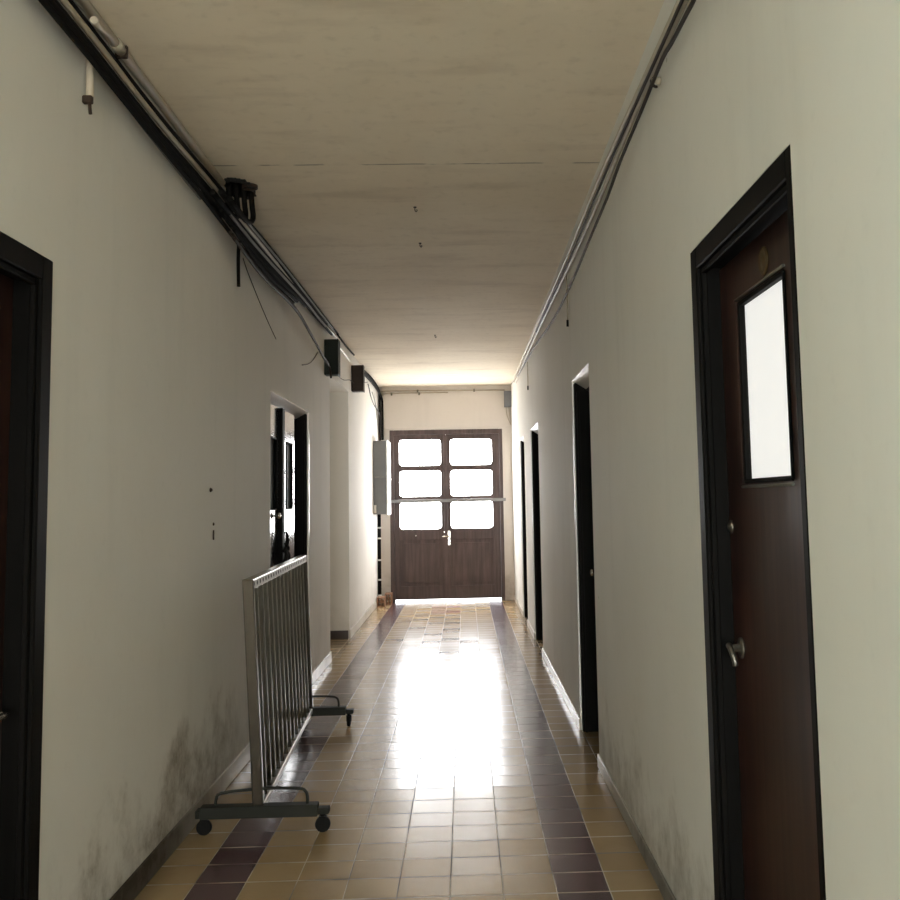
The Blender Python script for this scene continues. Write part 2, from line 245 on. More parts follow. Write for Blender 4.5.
M['pale'] = m_plain('painted_conduit', (.52, .46, .36), .45)
M['dirtypale'] = m_plain('grimy_conduit', (.36, .31, .23), .45, var=.25)
M['white'] = m_plain('white_cable', (.75, .72, .66), .4)
M['cab'] = m_plain('grey_cabinet_enamel', (.145, .15, .155), .4)  # cabinet side: its shade is painted in as a darker grey
M['cab_edge'] = m_plain('pale_cabinet_edge', (.62, .62, .60), .3)  # cabinet front: its light is painted in as a paler grey; clamps share it
M['boxg'] = m_plain('green_black_box_paint', (.010, .014, .010), .6, spec=.2)
M['boxb'] = m_plain('brown_black_box_paint', (.030, .021, .017), .6, spec=.2)
M['rust'] = m_plain('rust', (.035, .018, .010), .8, var=.4, scale=40)
M['soot'] = m_plain('sooty_hole_lining', (.012, .010, .008), .9)  # near-black colour of the hole lining and lip
M['brick'] = m_plain('clay_brick', (.36, .20, .12), .85, var=.3, scale=30)
M['bar'] = m_plain('grey_bar_paint', (.20, .195, .19), .4, .2)

# ------------------------------------------------------------------ geometry
class MB:
    def __init__(self): self.b = bmesh.new()
    def box(self, x0, x1, y0, y1, z0, z1, bev=0.0, seg=2):
        x0, x1 = sorted((x0, x1)); y0, y1 = sorted((y0, y1)); z0, z1 = sorted((z0, z1))
        c = Vector(((x0 + x1) / 2, (y0 + y1) / 2, (z0 + z1) / 2))
        r = bmesh.ops.create_cube(self.b, size=1, matrix=Matrix.Translation(c) @ Matrix.Diagonal((x1 - x0, y1 - y0, z1 - z0, 1)))
        if bev:
            vs = set(r['verts']); es = [e for e in self.b.edges if e.verts[0] in vs and e.verts[1] in vs]
            bmesh.ops.bevel(self.b, geom=es, offset=bev, segments=seg, profile=.5, affect='EDGES')
        return self
    def tube(self, path, r, n=8, closed=False, smooth=3):
        P = [Vector(p) for p in path]
        if smooth and len(P) > 2:
            Q = []
            m = len(P)
            for i in range(m if closed else m - 1):
                a = P[(i - 1) % m] if (closed or i > 0) else P[i]
                b, c = P[i], P[(i + 1) % m]
                d = P[(i + 2) % m] if (closed or i + 2 < m) else c
                for k in range(smooth):
                    t = k / smooth
                    Q.append(.5 * ((2 * b) + (c - a) * t + (2 * a - 5 * b + 4 * c - d) * t * t + (3 * b - a - 3 * c + d) * t ** 3))
            if not closed: Q.append(P[-1])
            P = Q
        N = len(P); rings = []; up = None
        for i, p in enumerate(P):
            if closed: t = (P[(i + 1) % N] - P[i - 1]).normalized()
            else: t = (P[min(i + 1, N - 1)] - P[max(i - 1, 0)]).normalized()
            if up is None:
                up = Vector((0, 0, 1)) if abs(t.z) < .9 else Vector((1, 0, 0))
            up = (up - t * up.dot(t)).normalized(); s = t.cross(up)
            rings.append([self.b.verts.new(p + (up * math.cos(2 * PI * k / n) + s * math.sin(2 * PI * k / n)) * r) for k in range(n)])
        for i in range(N if closed else N - 1):
            a, b = rings[i], rings[(i + 1) % N]
            for k in range(n):
                self.b.faces.new((a[k], a[(k + 1) % n], b[(k + 1) % n], b[k])).smooth = True
        if not closed:
            self.b.faces.new(rings[0][::-1]); self.b.faces.new(rings[-1])
        return self
    def lathe(self, c, axis, prof, n=24):
        """prof: (distance along axis, radius) pairs"""
        c = Vector(c); a = Vector(axis).normalized()
        u = a.orthogonal().normalized(); v = a.cross(u); rings = []
        for d, r in prof:
            rings.append([self.b.verts.new(c + a * d + (u * math.cos(2 * PI * k / n) + v * math.sin(2 * PI * k / n)) * max(r, 1e-4)) for k in range(n)])
        for p, q in zip(rings, rings[1:]):
            for k in range(n):
                self.b.faces.new((p[k], p[(k + 1) % n], q[(k + 1) % n], q[k])).smooth = True
        self.b.faces.new(rings[0][::-1]); self.b.faces.new(rings[-1])
        return self
    def rot(self, m, start=0):
        self.b.verts.ensure_lookup_table()
        bmesh.ops.transform(self.b, matrix=m, verts=self.b.verts[start:]); return self
    def build(self, name, mat, parent=None, label=None):
        bmesh.ops.recalc_face_normals(self.b, faces=self.b.faces)
        me = bpy.data.meshes.new(name)
        o = bpy.data.objects.new(name, me); COL.objects.link(o)
        off = Vector((0, 0, 0)); q = parent
        while q is not None: off += q.location; q = q.parent
        if parent is not None:
            o.parent = parent
        else:
            vs = [v.co for v in self.b.verts]
            off = Vector((sum(v.x for v in vs) / len(vs), sum(v.y for v in vs) / len(vs), min(v.z for v in vs))) if name not in KEEP else off
            o.location = off
        bmesh.ops.translate(self.b, verts=self.b.verts, vec=-off)
        self.b.to_mesh(me); self.b.free()
        me.materials.append(M[mat] if isinstance(mat, str) else mat)
        if label: o['label'] = label
        return o
KEEP = {'floor', 'ceiling', 'wall_left', 'wall_right', 'wall_far', 'wall_back', 'wall_passage', 'baseboard_left', 'baseboard_right', 'baseboard_passage'}

def tag(o, label, cat, group=None, kind=None):
    o['label'] = label; o['category'] = cat
    if group: o['group'] = group
    if kind: o['kind'] = kind
    return o
def empty(name, loc, label, cat, group=None, kind=None):
    o = bpy.data.objects.new(name, None); COL.objects.link(o); o.location = loc; o.empty_display_size = .1
    return tag(o, label, cat, group, kind)
def struct(o, label, cat): return tag(o, label, cat, kind='structure')

# ------------------------------------------------------------------ room shell
b = MB().box(-2.8, XR + TH, YB - TH, YE + TH, -.2, 0)
struct(b.build('floor', 'floor'), 'glossy ochre cement tile floor with two maroon border stripes', 'floor')

HX0, HX1, HY0, HY1 = -.185, -.055, 5.12, 5.40         # hole broken through the ceiling by the left wall
b = MB()
b.box(-2.8, XR + TH, YB - TH, HY0, HC, HC + .25).box(-2.8, XR + TH, HY1, YE + TH, HC, HC + .25)
b.box(-2.8, HX0, HY0, HY1, HC, HC + .25).box(HX1, XR + TH, HY0, HY1, HC, HC + .25)
struct(b.build('ceiling', 'ceil'), 'stained yellowish plaster ceiling with a cracked cross seam', 'ceiling')
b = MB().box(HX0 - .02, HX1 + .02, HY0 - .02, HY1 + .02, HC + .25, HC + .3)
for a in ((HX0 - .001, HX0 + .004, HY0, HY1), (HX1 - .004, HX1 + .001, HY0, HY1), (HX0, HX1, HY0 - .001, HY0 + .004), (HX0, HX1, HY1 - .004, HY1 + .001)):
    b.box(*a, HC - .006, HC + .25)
# ragged, near-black lip round the hole
for k in range(26):
    a = 2 * PI * k / 26
    cx_, cy_ = (HX0 + HX1) / 2 + math.cos(a) * (HX1 - HX0) * .56, (HY0 + HY1) / 2 + math.sin(a) * (HY1 - HY0) * .53
    if cx_ < XL + .02: continue
    w, l = random.uniform(.008, .02), random.uniform(.012, .03)
    b.box(cx_ - w, cx_ + w, cy_ - l, cy_ + l, HC - random.uniform(.006, .016), HC + .004, .004, 1)
ho = b.build('trim_1', 'soot'); struct(ho, 'black sooty hole broken through the ceiling beside the left wall cables', 'hole')

SIDE_FILL = (-4.6, -1.4, .45, 2.5)
LO = [(2.10, 3.07, 2.238), (6.55, 8.15, 2.22), (9.42, 10.95, 2.695)]
RO = [(2.06, 3.01, 2.228), (5.57, 6.44, 2.24), (9.50, 10.56, 2.215), (11.75, 12.59, 2.23)]
def wall(side, openings):
    b = MB(); x0, x1 = (XL - TH, XL) if side < 0 else (XR, XR + TH); y = YB
    w0, w1, z0, z1 = SIDE_FILL
    b.box(x0, x1, YB, w0, 0, HC).box(x0, x1, w0, w1, 0, z0).box(x0, x1, w0, w1, z1, HC); y = w1
    for y0, y1, h in openings:
        b.box(x0, x1, y, y0, 0, HC); b.box(x0, x1, y0, y1, h, HC); y = y1
    b.box(x0, x1, y, YE, 0, HC); return b
struct(wall(-1, LO).build('wall_left', 'wall_l'), 'cream plaster wall on the left with cables along its top', 'wall')
struct(wall(1, RO).build('wall_right', 'wall_r'), 'cream plaster wall on the right pierced by four dark doors', 'wall')
EX0, EX1, EH = -.03, 1.65, 2.53
b = MB().box(-2.8, EX0, YE, YE + TH, 0, HC).box(EX1, XR + TH, YE, YE + TH, 0, HC).box(EX0, EX1, YE, YE + TH, EH, HC)
b.box(-.12, XR, YE - .03, YE, 2.56, HC)
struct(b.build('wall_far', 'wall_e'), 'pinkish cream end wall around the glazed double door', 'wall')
BX0, BX1, BZ0, BZ1 = 0.0, 1.6, .3, 2.7
b = MB().box(XL - TH, BX0, YB - TH, YB, 0, HC).box(BX1, XR + TH, YB - TH, YB, 0, HC)
b.box(BX0, BX1, YB - TH, YB, 0, BZ0).box(BX0, BX1, YB - TH, YB, BZ1, HC)
struct(b.build('wall_back', 'wall_e'), 'cream wall with a tall window behind the viewer', 'wall')
b = MB().box(-2.8, XL - TH, 9.12, 9.42, 0, HC).box(-2.8, XL - TH, 10.95, 11.25, 0, HC)
b.box(-2.8, -2.5, 9.42, 9.70, 0, HC).box(-2.8, -2.5, 10.70, 10.95, 0, HC).box(-2.8, -2.5, 9.70, 10.70, 0, .95).box(-2.8, -2.5, 9.70, 10.70, 2.45, HC)
struct(b.build('wall_passage', 'wall_l'), 'shaded side walls of the passage opening off the left wall', 'wall')

def skirting(side, openings, hh=.095):
    b = MB(); x = XL if side < 0 else XR; y = YB
    for y0, y1, h in list(openings) + [(YE, YE, 0)]:
        b.box(x, x - side * .012, y + (0 if y == YB else .001), y0 - .001, 0, hh, .004, 2); y = y1
    return b
struct(skirting(-1, LO).build('baseboard_left', 'skirt'), 'grimy low skirting along the left wall', 'baseboard')
struct(skirting(1, RO, .07).build('baseboard_right', 'skirt_r'), 'scuffed low skirting along the right wall', 'baseboard')
b = MB().box(-2.5, XL - .01, 10.938, 10.95, 0, .09, .003, 1)
struct(b.build('baseboard_passage', 'skirt_dark'), 'dark brown skirting in the passage on the left', 'baseboard')

# unseen glowing panes added in both side walls to light the corridor
WY0, WY1, WZ0, WZ1 = SIDE_FILL
def side_fill_window(n, side, label, mat):
    X = lambda o: XR + o if side > 0 else XL - o
    w = empty(f'window_{n}', (X(.1), (WY0 + WY1) / 2, WZ0), label, 'window', kind='structure')
    b = MB(); ym = (WY0 + WY1) / 2; zm = (WZ0 + WZ1) / 2
    for y0, y1 in ((WY0, WY0 + .06), (ym - .025, ym + .025), (WY1 - .06, WY1)): b.box(X(.05), X(.13), y0, y1, WZ0, WZ1, .005, 1)
    for z0, z1 in ((WZ0, WZ0 + .06), (zm - .025, zm + .025), (WZ1 - .06, WZ1)): b.box(X(.06), X(.12), WY0 + .06, WY1 - .06, z0, z1)
    b.build('window_frame', 'wood_black', w)
    for y0, y1 in ((WY0 + .06, ym - .025), (ym + .025, WY1 - .06)):
        for z0, z1 in ((WZ0 + .06, zm - .025), (zm + .025, WZ1 - .06)):
            MB().box(X(.085), X(.093), y0, y1, z0, z1).build('window_pane', mat, w)
side_fill_window(1, -1, 'frosted four pane window in the left wall behind the viewer', 'pane_back')
side_fill_window(2, 1, 'frosted four pane window in the right wall behind the viewer', 'pane_back2')

w = empty('window_4', ((BX0 + BX1) / 2, YB - .1, BZ0), 'tall frosted window in the wall behind the viewer', 'window', kind='structure')  # unseen glowing panes, added to brighten the middle of the corridor
b = MB(); xm, zm = (BX0 + BX1) / 2, (BZ0 + BZ1) / 2
for x0, x1 in ((BX0, BX0 + .06), (xm - .025, xm + .025), (BX1 - .06, BX1)): b.box(x0, x1, YB - .13, YB - .05, BZ0, BZ1, .005, 1)
for z0, z1 in ((BZ0, BZ0 + .06), (zm - .025, zm + .025), (BZ1 - .06, BZ1)): b.box(BX0 + .06, BX1 - .06, YB - .12, YB - .06, z0, z1)
b.build('window_frame', 'wood_black', w)
for x0, x1 in ((BX0 + .06, xm - .025), (xm + .025, BX1 - .06)):
    for z0, z1 in ((BZ0 + .06, zm - .025), (zm + .025, BZ1 - .06)): MB().box(x0, x1, YB - .095, YB - .087, z0, z1).build('window_pane', 'pane_rear', w)
w = empty('window_3', (-2.6, 10.2, .95), 'frosted window at the end of the side passage', 'window', kind='structure')  # unseen glowing panes, added to lift the far half of the corridor
b = MB()
for y0, y1 in ((9.70, 9.76), (10.175, 10.225), (10.64, 10.70)): b.box(-2.63, -2.56, y0, y1, .95, 2.45, .005, 1)
for z0, z1 in ((.95, 1.01), (2.39, 2.45)): b.box(-2.62, -2.57, 9.76, 10.64, z0, z1)
b.build('window_frame', 'wood_black', w)
for y0, y1 in ((9.76, 10.175), (10.225, 10.64)): MB().box(-2.60, -2.592, y0, y1, 1.01, 2.39).build('window_pane', 'pane_pass', w)

# ------------------------------------------------------------------ doors in the side walls
def side_x(side, o): return XR + o if side > 0 else XL - o
def lining(side, y0, y1, h, depth, parent):
    """splayed white enamel underside of the lintel"""
    b = MB(); sec = [(-.004, h - .001), (-.004, h - .006), (depth, h - .062), (depth, h - .001)]
    A = [b.b.verts.new((side_x(side, o), y0 + .005, z)) for o, z in sec]; B = [b.b.verts.new((side_x(side, o), y1 - .005, z)) for o, z in sec]
    b.b.faces.new(A); b.b.faces.new(B[::-1])
    for i in range(4): b.b.faces.new((A[i], B[i], B[(i + 1) % 4], A[(i + 1) % 4]))
    b.build('lintel_lining', 'soffit', parent, 'white painted lintel lining')
def knob(side, o, y, z, parent, name='door_knob', r=.026):
    b = MB(); c = (side_x(side, o), y, z); ax = (-side, 0, 0)
    b.lathe(c, ax, [(0, r * 1.15), (.004, r * 1.15), (.008, r * .45), (.030, r * .4), (.036, r * .85), (.048, r), (.058, r * .8), (.062, r * .3)], 20)
    return b.build(name, 'chrome', parent)
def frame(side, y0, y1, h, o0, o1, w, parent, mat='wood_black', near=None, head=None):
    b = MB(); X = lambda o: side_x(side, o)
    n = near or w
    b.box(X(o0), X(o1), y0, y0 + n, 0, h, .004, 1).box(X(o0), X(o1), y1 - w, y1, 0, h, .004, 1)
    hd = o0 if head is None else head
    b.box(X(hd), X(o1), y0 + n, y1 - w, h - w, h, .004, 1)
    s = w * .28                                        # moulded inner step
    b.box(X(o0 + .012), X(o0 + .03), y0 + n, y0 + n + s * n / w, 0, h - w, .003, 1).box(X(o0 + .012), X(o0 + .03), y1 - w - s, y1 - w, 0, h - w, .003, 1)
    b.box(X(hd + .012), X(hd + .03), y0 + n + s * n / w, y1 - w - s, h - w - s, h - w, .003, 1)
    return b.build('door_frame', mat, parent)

def glazed_leaf(side, y0, y1, h, o, gy0, gy1, gz0, gz1, parent, wood, glass, bead='wood_black', z0=.008):
    X = lambda d: side_x(side, d)
    b = MB()
    b.box(X(o), X(o + .04), y0, gy0, z0, h).box(X(o), X(o + .04), gy1, y1, z0, h)
    b.box(X(o), X(o + .04), gy0, gy1, z0, gz0).box(X(o), X(o + .04), gy0, gy1, gz1, h)
    lf = b.build('door_leaf', wood, parent)
    MB().box(X(o + .016), X(o + .022), gy0, gy1, gz0, gz1).build('glass_pane', glass, lf)
    w = .009; b = MB()
    b.box(X(o - .006), X(o + .014), gy0 - .004, gy0 + w, gz0, gz1, .003, 1).box(X(o - .006), X(o + .014), gy1 - w, gy1 + .004, gz0, gz1, .003, 1)
    b.box(X(o - .006), X(o + .014), gy0, gy1, gz0 - .004, gz0 + w, .003, 1).box(X(o - .006), X(o + .014), gy0, gy1, gz1 - w, gz1 + .004, .003, 1)
    b.build('glazing_bead', bead, lf)
    return lf

# nearest door on the right
y0, y1, h = RO[0]
d = empty('door_1', (XR + .1, (y0 + y1) / 2, 0), 'dark mahogany door with frosted glass, nearest on the right wall', 'door', kind='structure')
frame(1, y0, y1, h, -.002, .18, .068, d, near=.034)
lf = glazed_leaf(1, y0 + .034, y1 - .068, h - .075, .070, 2.342, 2.745, 1.506, 2.012, d, 'wood_red', 'pane_side')
b = MB().box(XR + .062, XR + .07, 2.752, 2.79, 1.50, 2.02, .002, 1); b.build('stop_strip', 'wood_red', lf)
b = MB().tube([(XR + .066, 2.34, 2.025), (XR + .066, 2.77, 2.025)], .0045, 6, smooth=0).tube([(XR + .066, 2.34, 1.494), (XR + .066, 2.77, 1.494)], .0045, 6, smooth=0)
b.build('trim_strip', 'steel', lf, 'pale metal strip above and below the glass')
b = MB().lathe((XR + .07, 2.50, 2.075), (-1, 0, 0), [(0, .037), (.003, .037), (.006, .032), (.004, .028), (.004, .014), (.007, .010), (.007, .002)], 28)
b.build('emblem', 'brass', lf, 'faded brass coloured round emblem')
b = MB().lathe((XR + .07, 2.86, 1.035), (-1, 0, 0), [(0, .030), (.005, .030), (.008, .022), (.010, .012), (.034, .010)], 24)
b.tube([(XR + .036, 2.86, 1.040), (XR + .028, 2.845, 1.045), (XR + .026, 2.815, 1.038), (XR + .03, 2.80, 1.015), (XR + .034, 2.80, .995)], .0085, 10)
b.build('door_handle', 'dull_chrome', lf)
b = MB().lathe((XR + .07, 2.915, 1.378), (-1, 0, 0), [(0, .020), (.005, .020), (.008, .014), (.012, .009), (.014, .004)], 20)
b.build('lock_cylinder', 'dull_chrome', lf)

# nearest door on the left
y0, y1, h = LO[0]
d = empty('door_2', (XL - .1, (y0 + y1) / 2, 0), 'blackish wooden door, nearest on the left wall, cut by the frame', 'door', kind='structure')
frame(-1, y0, y1, h, -.003, .18, .075, d)
b = MB().box(XL - .085, XL - .125, y0 + .07, y1 - .07, .008, h - .07)
b.box(XL - .079, XL - .085, y0 + .19, y1 - .19, .25, .95, .003, 1).box(XL - .079, XL - .085, y0 + .19, y1 - .19, 1.15, 1.98, .003, 1)
lf = b.build('door_leaf', 'wood_red', d)
b = MB().lathe((XL - .085, 2.93, .884), (1, 0, 0), [(0, .026), (.005, .026), (.008, .012), (.04, .010)], 20)
b.tube([(XL - .045, 2.93, .886), (XL - .04, 2.90, .888), (XL - .04, 2.86, .885), (XL - .045, 2.83, .874)], .009, 10)
b.build('door_handle', 'chrome', lf)

# double door on the left, half hidden by the barrier
y0, y1, h = LO[1]
d = empty('door_3', (XL - .1, (y0 + y1) / 2, 0), 'glossy dark double door with narrow panes behind the steel barrier', 'door', kind='structure')
frame(-1, y0, y1, h - .02, .012, .20, .055, d, head=.10)
lining(-1, y0, y1, h, .098, d)
MB().box(XL + .004, XL - .012, y1 - .008, y1 + .012, 0, h, .002, 1).build('edge_strip', 'soffit', d, 'thin white painted edge strip')  # white strip paints in the highlight on the plaster edge
lf = glazed_leaf(-1, y0 + .055, 7.10, h - .064, .05, 6.72, 7.02, 1.43, 1.93, d, 'wood_grey', 'glass_dark')
knob(-1, .05, 6.86, 1.39, lf, r=.022)
lf = glazed_leaf(-1, 7.19, 7.75, h - .064, .05, 7.40, 7.665, 1.43, 1.93, d, 'wood_grey', 'glass_dark')
MB().box(XL - .02, XL - .10, 7.10, 7.19, .008, h - .064, .006, 2).build('meeting_stile', 'wood_black', d)
b = MB().box(XL - .17, XL - .20, 7.72, y1 - .055, .008, h - .075); b.box(XL - .09, XL - .17, 7.70, 7.72, .008, h - .075)
b.build('side_panel', 'wood_black', d)
b = MB(); c = Vector((XL - .015, 7.145, 1.14))          # dark spiky rosette on the meeting stile
b.lathe(c - Vector((.012, 0, 0)), (1, 0, 0), [(0, .02), (.015, .02), (.03, .008)], 12)
for k in range(9):
    a = 2 * PI * k / 9 + .2; L_ = .09 + .03 * (k % 3)
    dv = Vector((0, math.cos(a), math.sin(a)))
    b.tube([c, c + dv * L_ * .5 + Vector((.02, 0, .012)), c + dv * L_ + Vector((.012, 0, -.018))], .009, 6)
b.build('door_ornament', 'black', d, 'black spiky ornament at the middle of the double door')

# narrow-looking doors on the right
def dark_door(n, i, label, ky, kz):
    y0, y1, h = RO[i]
    d = empty(f'door_{n}', (XR + .1, (y0 + y1) / 2, 0), label, 'door', kind='structure')
    frame(1, y0, y1, h - .02, .008, .22, .055, d, head=.085)
    lining(1, y0, y1, h, .084, d)
    MB().box(XR - .003, XR + .008, y1 - .004, y1 + .008, 0, h, .002, 1).build('edge_strip', 'soffit', d, 'thin white painted edge strip')  # highlight of the opening's edge, built as a white strip
    b = MB().box(XR + .13, XR + .17, y0 + .055, y1 - .055, .008, h - .075)
    for z0, z1 in ((.2, .95), (1.15, 1.95)): b.box(XR + .124, XR + .13, y0 + .17, y1 - .17, z0, z1, .003, 1)
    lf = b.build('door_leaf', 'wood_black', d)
    knob(1, .13, ky, kz, lf)
dark_door(4, 1, 'black door in the right wall next beyond the frosted glass door', 6.31, 1.0)
dark_door(5, 2, 'black door in the right wall, second from the end door', 10.42, 1.01)
dark_door(6, 3, 'thin looking black door in the right wall nearest the end door', 12.45, .92)

# ------------------------------------------------------------------ glazed double door at the far end
d = empty('door_7', ((EX0 + EX1) / 2, YE, 0), 'brown double door with six bright panes closing the corridor end', 'door', kind='structure')
b = MB().box(EX0, .03, YE + .01, YE + .14, 0, EH, .004, 1).box(1.60, EX1, YE + .01, YE + .14, 0, EH, .004, 1).box(.03, 1.60, YE + .01, YE + .14, 2.46, EH, .004, 1)
b.build('door_frame', 'wood_end', d)
ROWS = [(1.998, 2.386), (1.540, 1.922), (1.060, 1.457)]
def end_leaf(x0, x1, gx0, gx1):
    b = MB(); ya, yb = YE + .035, YE + .085; zb, zt = .032, 2.458
    b.box(x0, gx0, ya, yb, zb, zt, .003, 1).box(gx1, x1, ya, yb, zb, zt, .003, 1)
    zs = [zt] + [v for r in ROWS for v in (r[1], r[0])]
    for k in range(0, 6, 2): b.box(gx0, gx1, ya, yb, zs[k + 1], zs[k], .003, 1)
    b.box(gx0, gx1, ya, yb, .90, 1.06, .003, 1).box(gx0, gx1, ya, yb, zb, .225, .003, 1)
    # rounded inside corners of the glazing openings
    for z0, z1 in ROWS:
        for gx, sx in ((gx0, 1), (gx1, -1)):
            for gz, sz in ((z0, 1), (z1, -1)):
                r = .05; v = [(gx, gz)] + [(gx + sx * (r - r * math.sin(a)), gz + sz * (r - r * math.cos(a))) for a in [PI / 2 * t / 5 for t in range(6)]]
                f = [b.b.verts.new((px, ya + .004, pz)) for px, pz in v]; g = [b.b.verts.new((px, yb - .004, pz)) for px, pz in v]
                n = len(v)
                b.b.faces.new(f); b.b.faces.new(g[::-1])
                for q in range(n): b.b.faces.new((f[q], g[q], g[(q + 1) % n], f[(q + 1) % n]))
    lf = b.build('door_leaf', 'wood_end', d)
    for z0, z1 in ROWS: MB().box(gx0, gx1, YE + .058, YE + .064, z0, z1).build('glass_pane', 'pane', lf)
    b = MB().box(gx0, gx1, ya + .018, yb - .012, .225, .90)
    b.box(gx0 + .05, gx1 - .05, ya + .006, ya + .02, .275, .85, .006, 2)
    b.build('lower_panel', 'wood_end', lf)
    return lf
l1 = end_leaf(.032, .797, .110, .728); l2 = end_leaf(.803, 1.598, .867, 1.490)
MB().box(.768, .818, YE + .018, YE + .036, .04, 2.45, .004, 1).build('cover_strip', 'wood_end', l1)
b = MB().box(.812, .858, YE + .028, YE + .036, .815, 1.03, .003, 1)
b.tube([(.835, YE + .03, .95), (.835, YE - .02, .95), (.81, YE - .028, .95), (.74, YE - .028, .945)], .010, 8)
b.build('door_handle', 'chrome', l2)
MB().lathe((.765, YE + .036, 1.01), (0, -1, 0), [(0, .018), (.006, .018), (.012, .010), (.02, .008)], 14).build('lock_cylinder', 'chrome', l1)
MB().lathe((.345, YE + .036, .965), (0, -1, 0), [(0, .010), (.008, .010), (.012, .004)], 12).build('screw_cap', 'white', l1)
b = MB().box(-.035, 1.685, YE - .028, YE + .006, 1.452, 1.498, .005, 2)
b.build('cross_bar', 'bar', d, 'pale grey bar across the middle of the door')

# ------------------------------------------------------------------ wheeled steel barrier
Y0b, Y1b = 4.62, 6.70
bar = empty('crowd_barrier', (.10, (Y0b + Y1b) / 2, 0), 'wheeled steel crowd barrier with upright bars beside the left wall', 'barrier')
Zb0, Zb1 = .10, 1.128
def bx(y, z):                                           # centre line of the leaning, slightly skewed panel
    t = (y - Y0b) / (Y1b - Y0b); u = (z - Zb0) / (Zb1 - Zb0)
    lo, hi = .130 + (.032 - .130) * t, .078 + (-.008 - .078) * t
    return lo + (hi - lo) * u
def skew_box(b, yc, z0, z1, wx, wy, bev=.004):
    n0 = len(b.b.verts)
    b.box(-wx / 2, wx / 2, yc - wy / 2, yc + wy / 2, z0, z1, bev, 2)
    b.b.verts.ensure_lookup_table()
    for v in b.b.verts[n0:]: v.co.x += bx(v.co.y, v.co.z)
    return b
def rail(z0, z1, name, mat, wx=.05):
    b = MB(); n = 20
    b.box(-wx / 2, wx / 2, Y0b + .0175, Y1b - .0175, z0, z1, .005, 2)
    b.b.verts.ensure_lookup_table()
    for v in b.b.verts: v.co.x += bx(v.co.y, v.co.z)
    return b.build(name, mat, bar)
rail(Zb1 - .045, Zb1, 'top_rail', 'rail'); rail(Zb0, Zb0 + .028, 'bottom_rail', 'steel')
for y in (Y0b, Y1b): skew_box(MB(), y, Zb0, Zb1, .05, .034).build('post', 'post', bar)
for k in range(1, 14):
    y = Y0b + (Y1b - Y0b) * k / 14
    skew_box(MB(), y, Zb0 + .028, Zb1 - .045, .034, .020, .005).build('upright_bar', 'steel_dull', bar)
def foot(y, xa, xb, px, turned):
    b = MB().box(xa + .02, xb - .05, y - .03, y + .03, .074, .126, .004, 2)
    b.box(px - .04, px + .04, y - .022, y + .022, .10, .118, .003, 1)
    f = b.build('foot', 'foot', bar)
    MB().box(xb - .05, xb + .0, y - .026, y + .026, .082, .108, .003, 1).build('end_plate', 'foot', f)
    MB().box(xa - .0, xa + .02, y - .026, y + .026, .076, .112, .003, 1).build('end_plate', 'foot', f)
    h = [(xa + .085, y, .12), (xa + .088, y, .155), (xa + .11, y, .180), (px - .04, y, .192), (px + .04, y, .196), (xb - .14, y, .192), (xb - .108, y, .180), (xb - .098, y, .155), (xb - .098, y, .12)]
    MB().tube(h, .007, 8).build('hoop', 'foot', f)
    for x, yy in ((xa + .035, y), (xb - .03, y)):
        b = MB().lathe((x, yy - .011, .034) if turned else (x - .011, yy - .008, .034), (0, 1, 0) if turned else (1, 0, 0), [(0, .030), (.003, .034), (.019, .034), (.022, .030)], 24)
        b.lathe((x, yy, .066), (0, 0, 1), [(0, .012), (.014, .012)], 12)
        for s in (-1, 1):
            if turned: b.box(x - .012, x + .012, yy + s * .012, yy + s * .016, .03, .068, .001, 1)
            else: b.box(x + s * .012, x + s * .016, yy - .014, yy + .012, .03, .068, .001, 1)
        b.box(x - .016, x + .016, yy - .016, yy + .014, .064, .070)
        b.build('caster', 'rubber', f, 'black rubber caster')
foot(Y0b, -.148, .446, bx(Y0b, .1), True); foot(Y1b + .03, -.176, .318, bx(Y1b, .1), False)

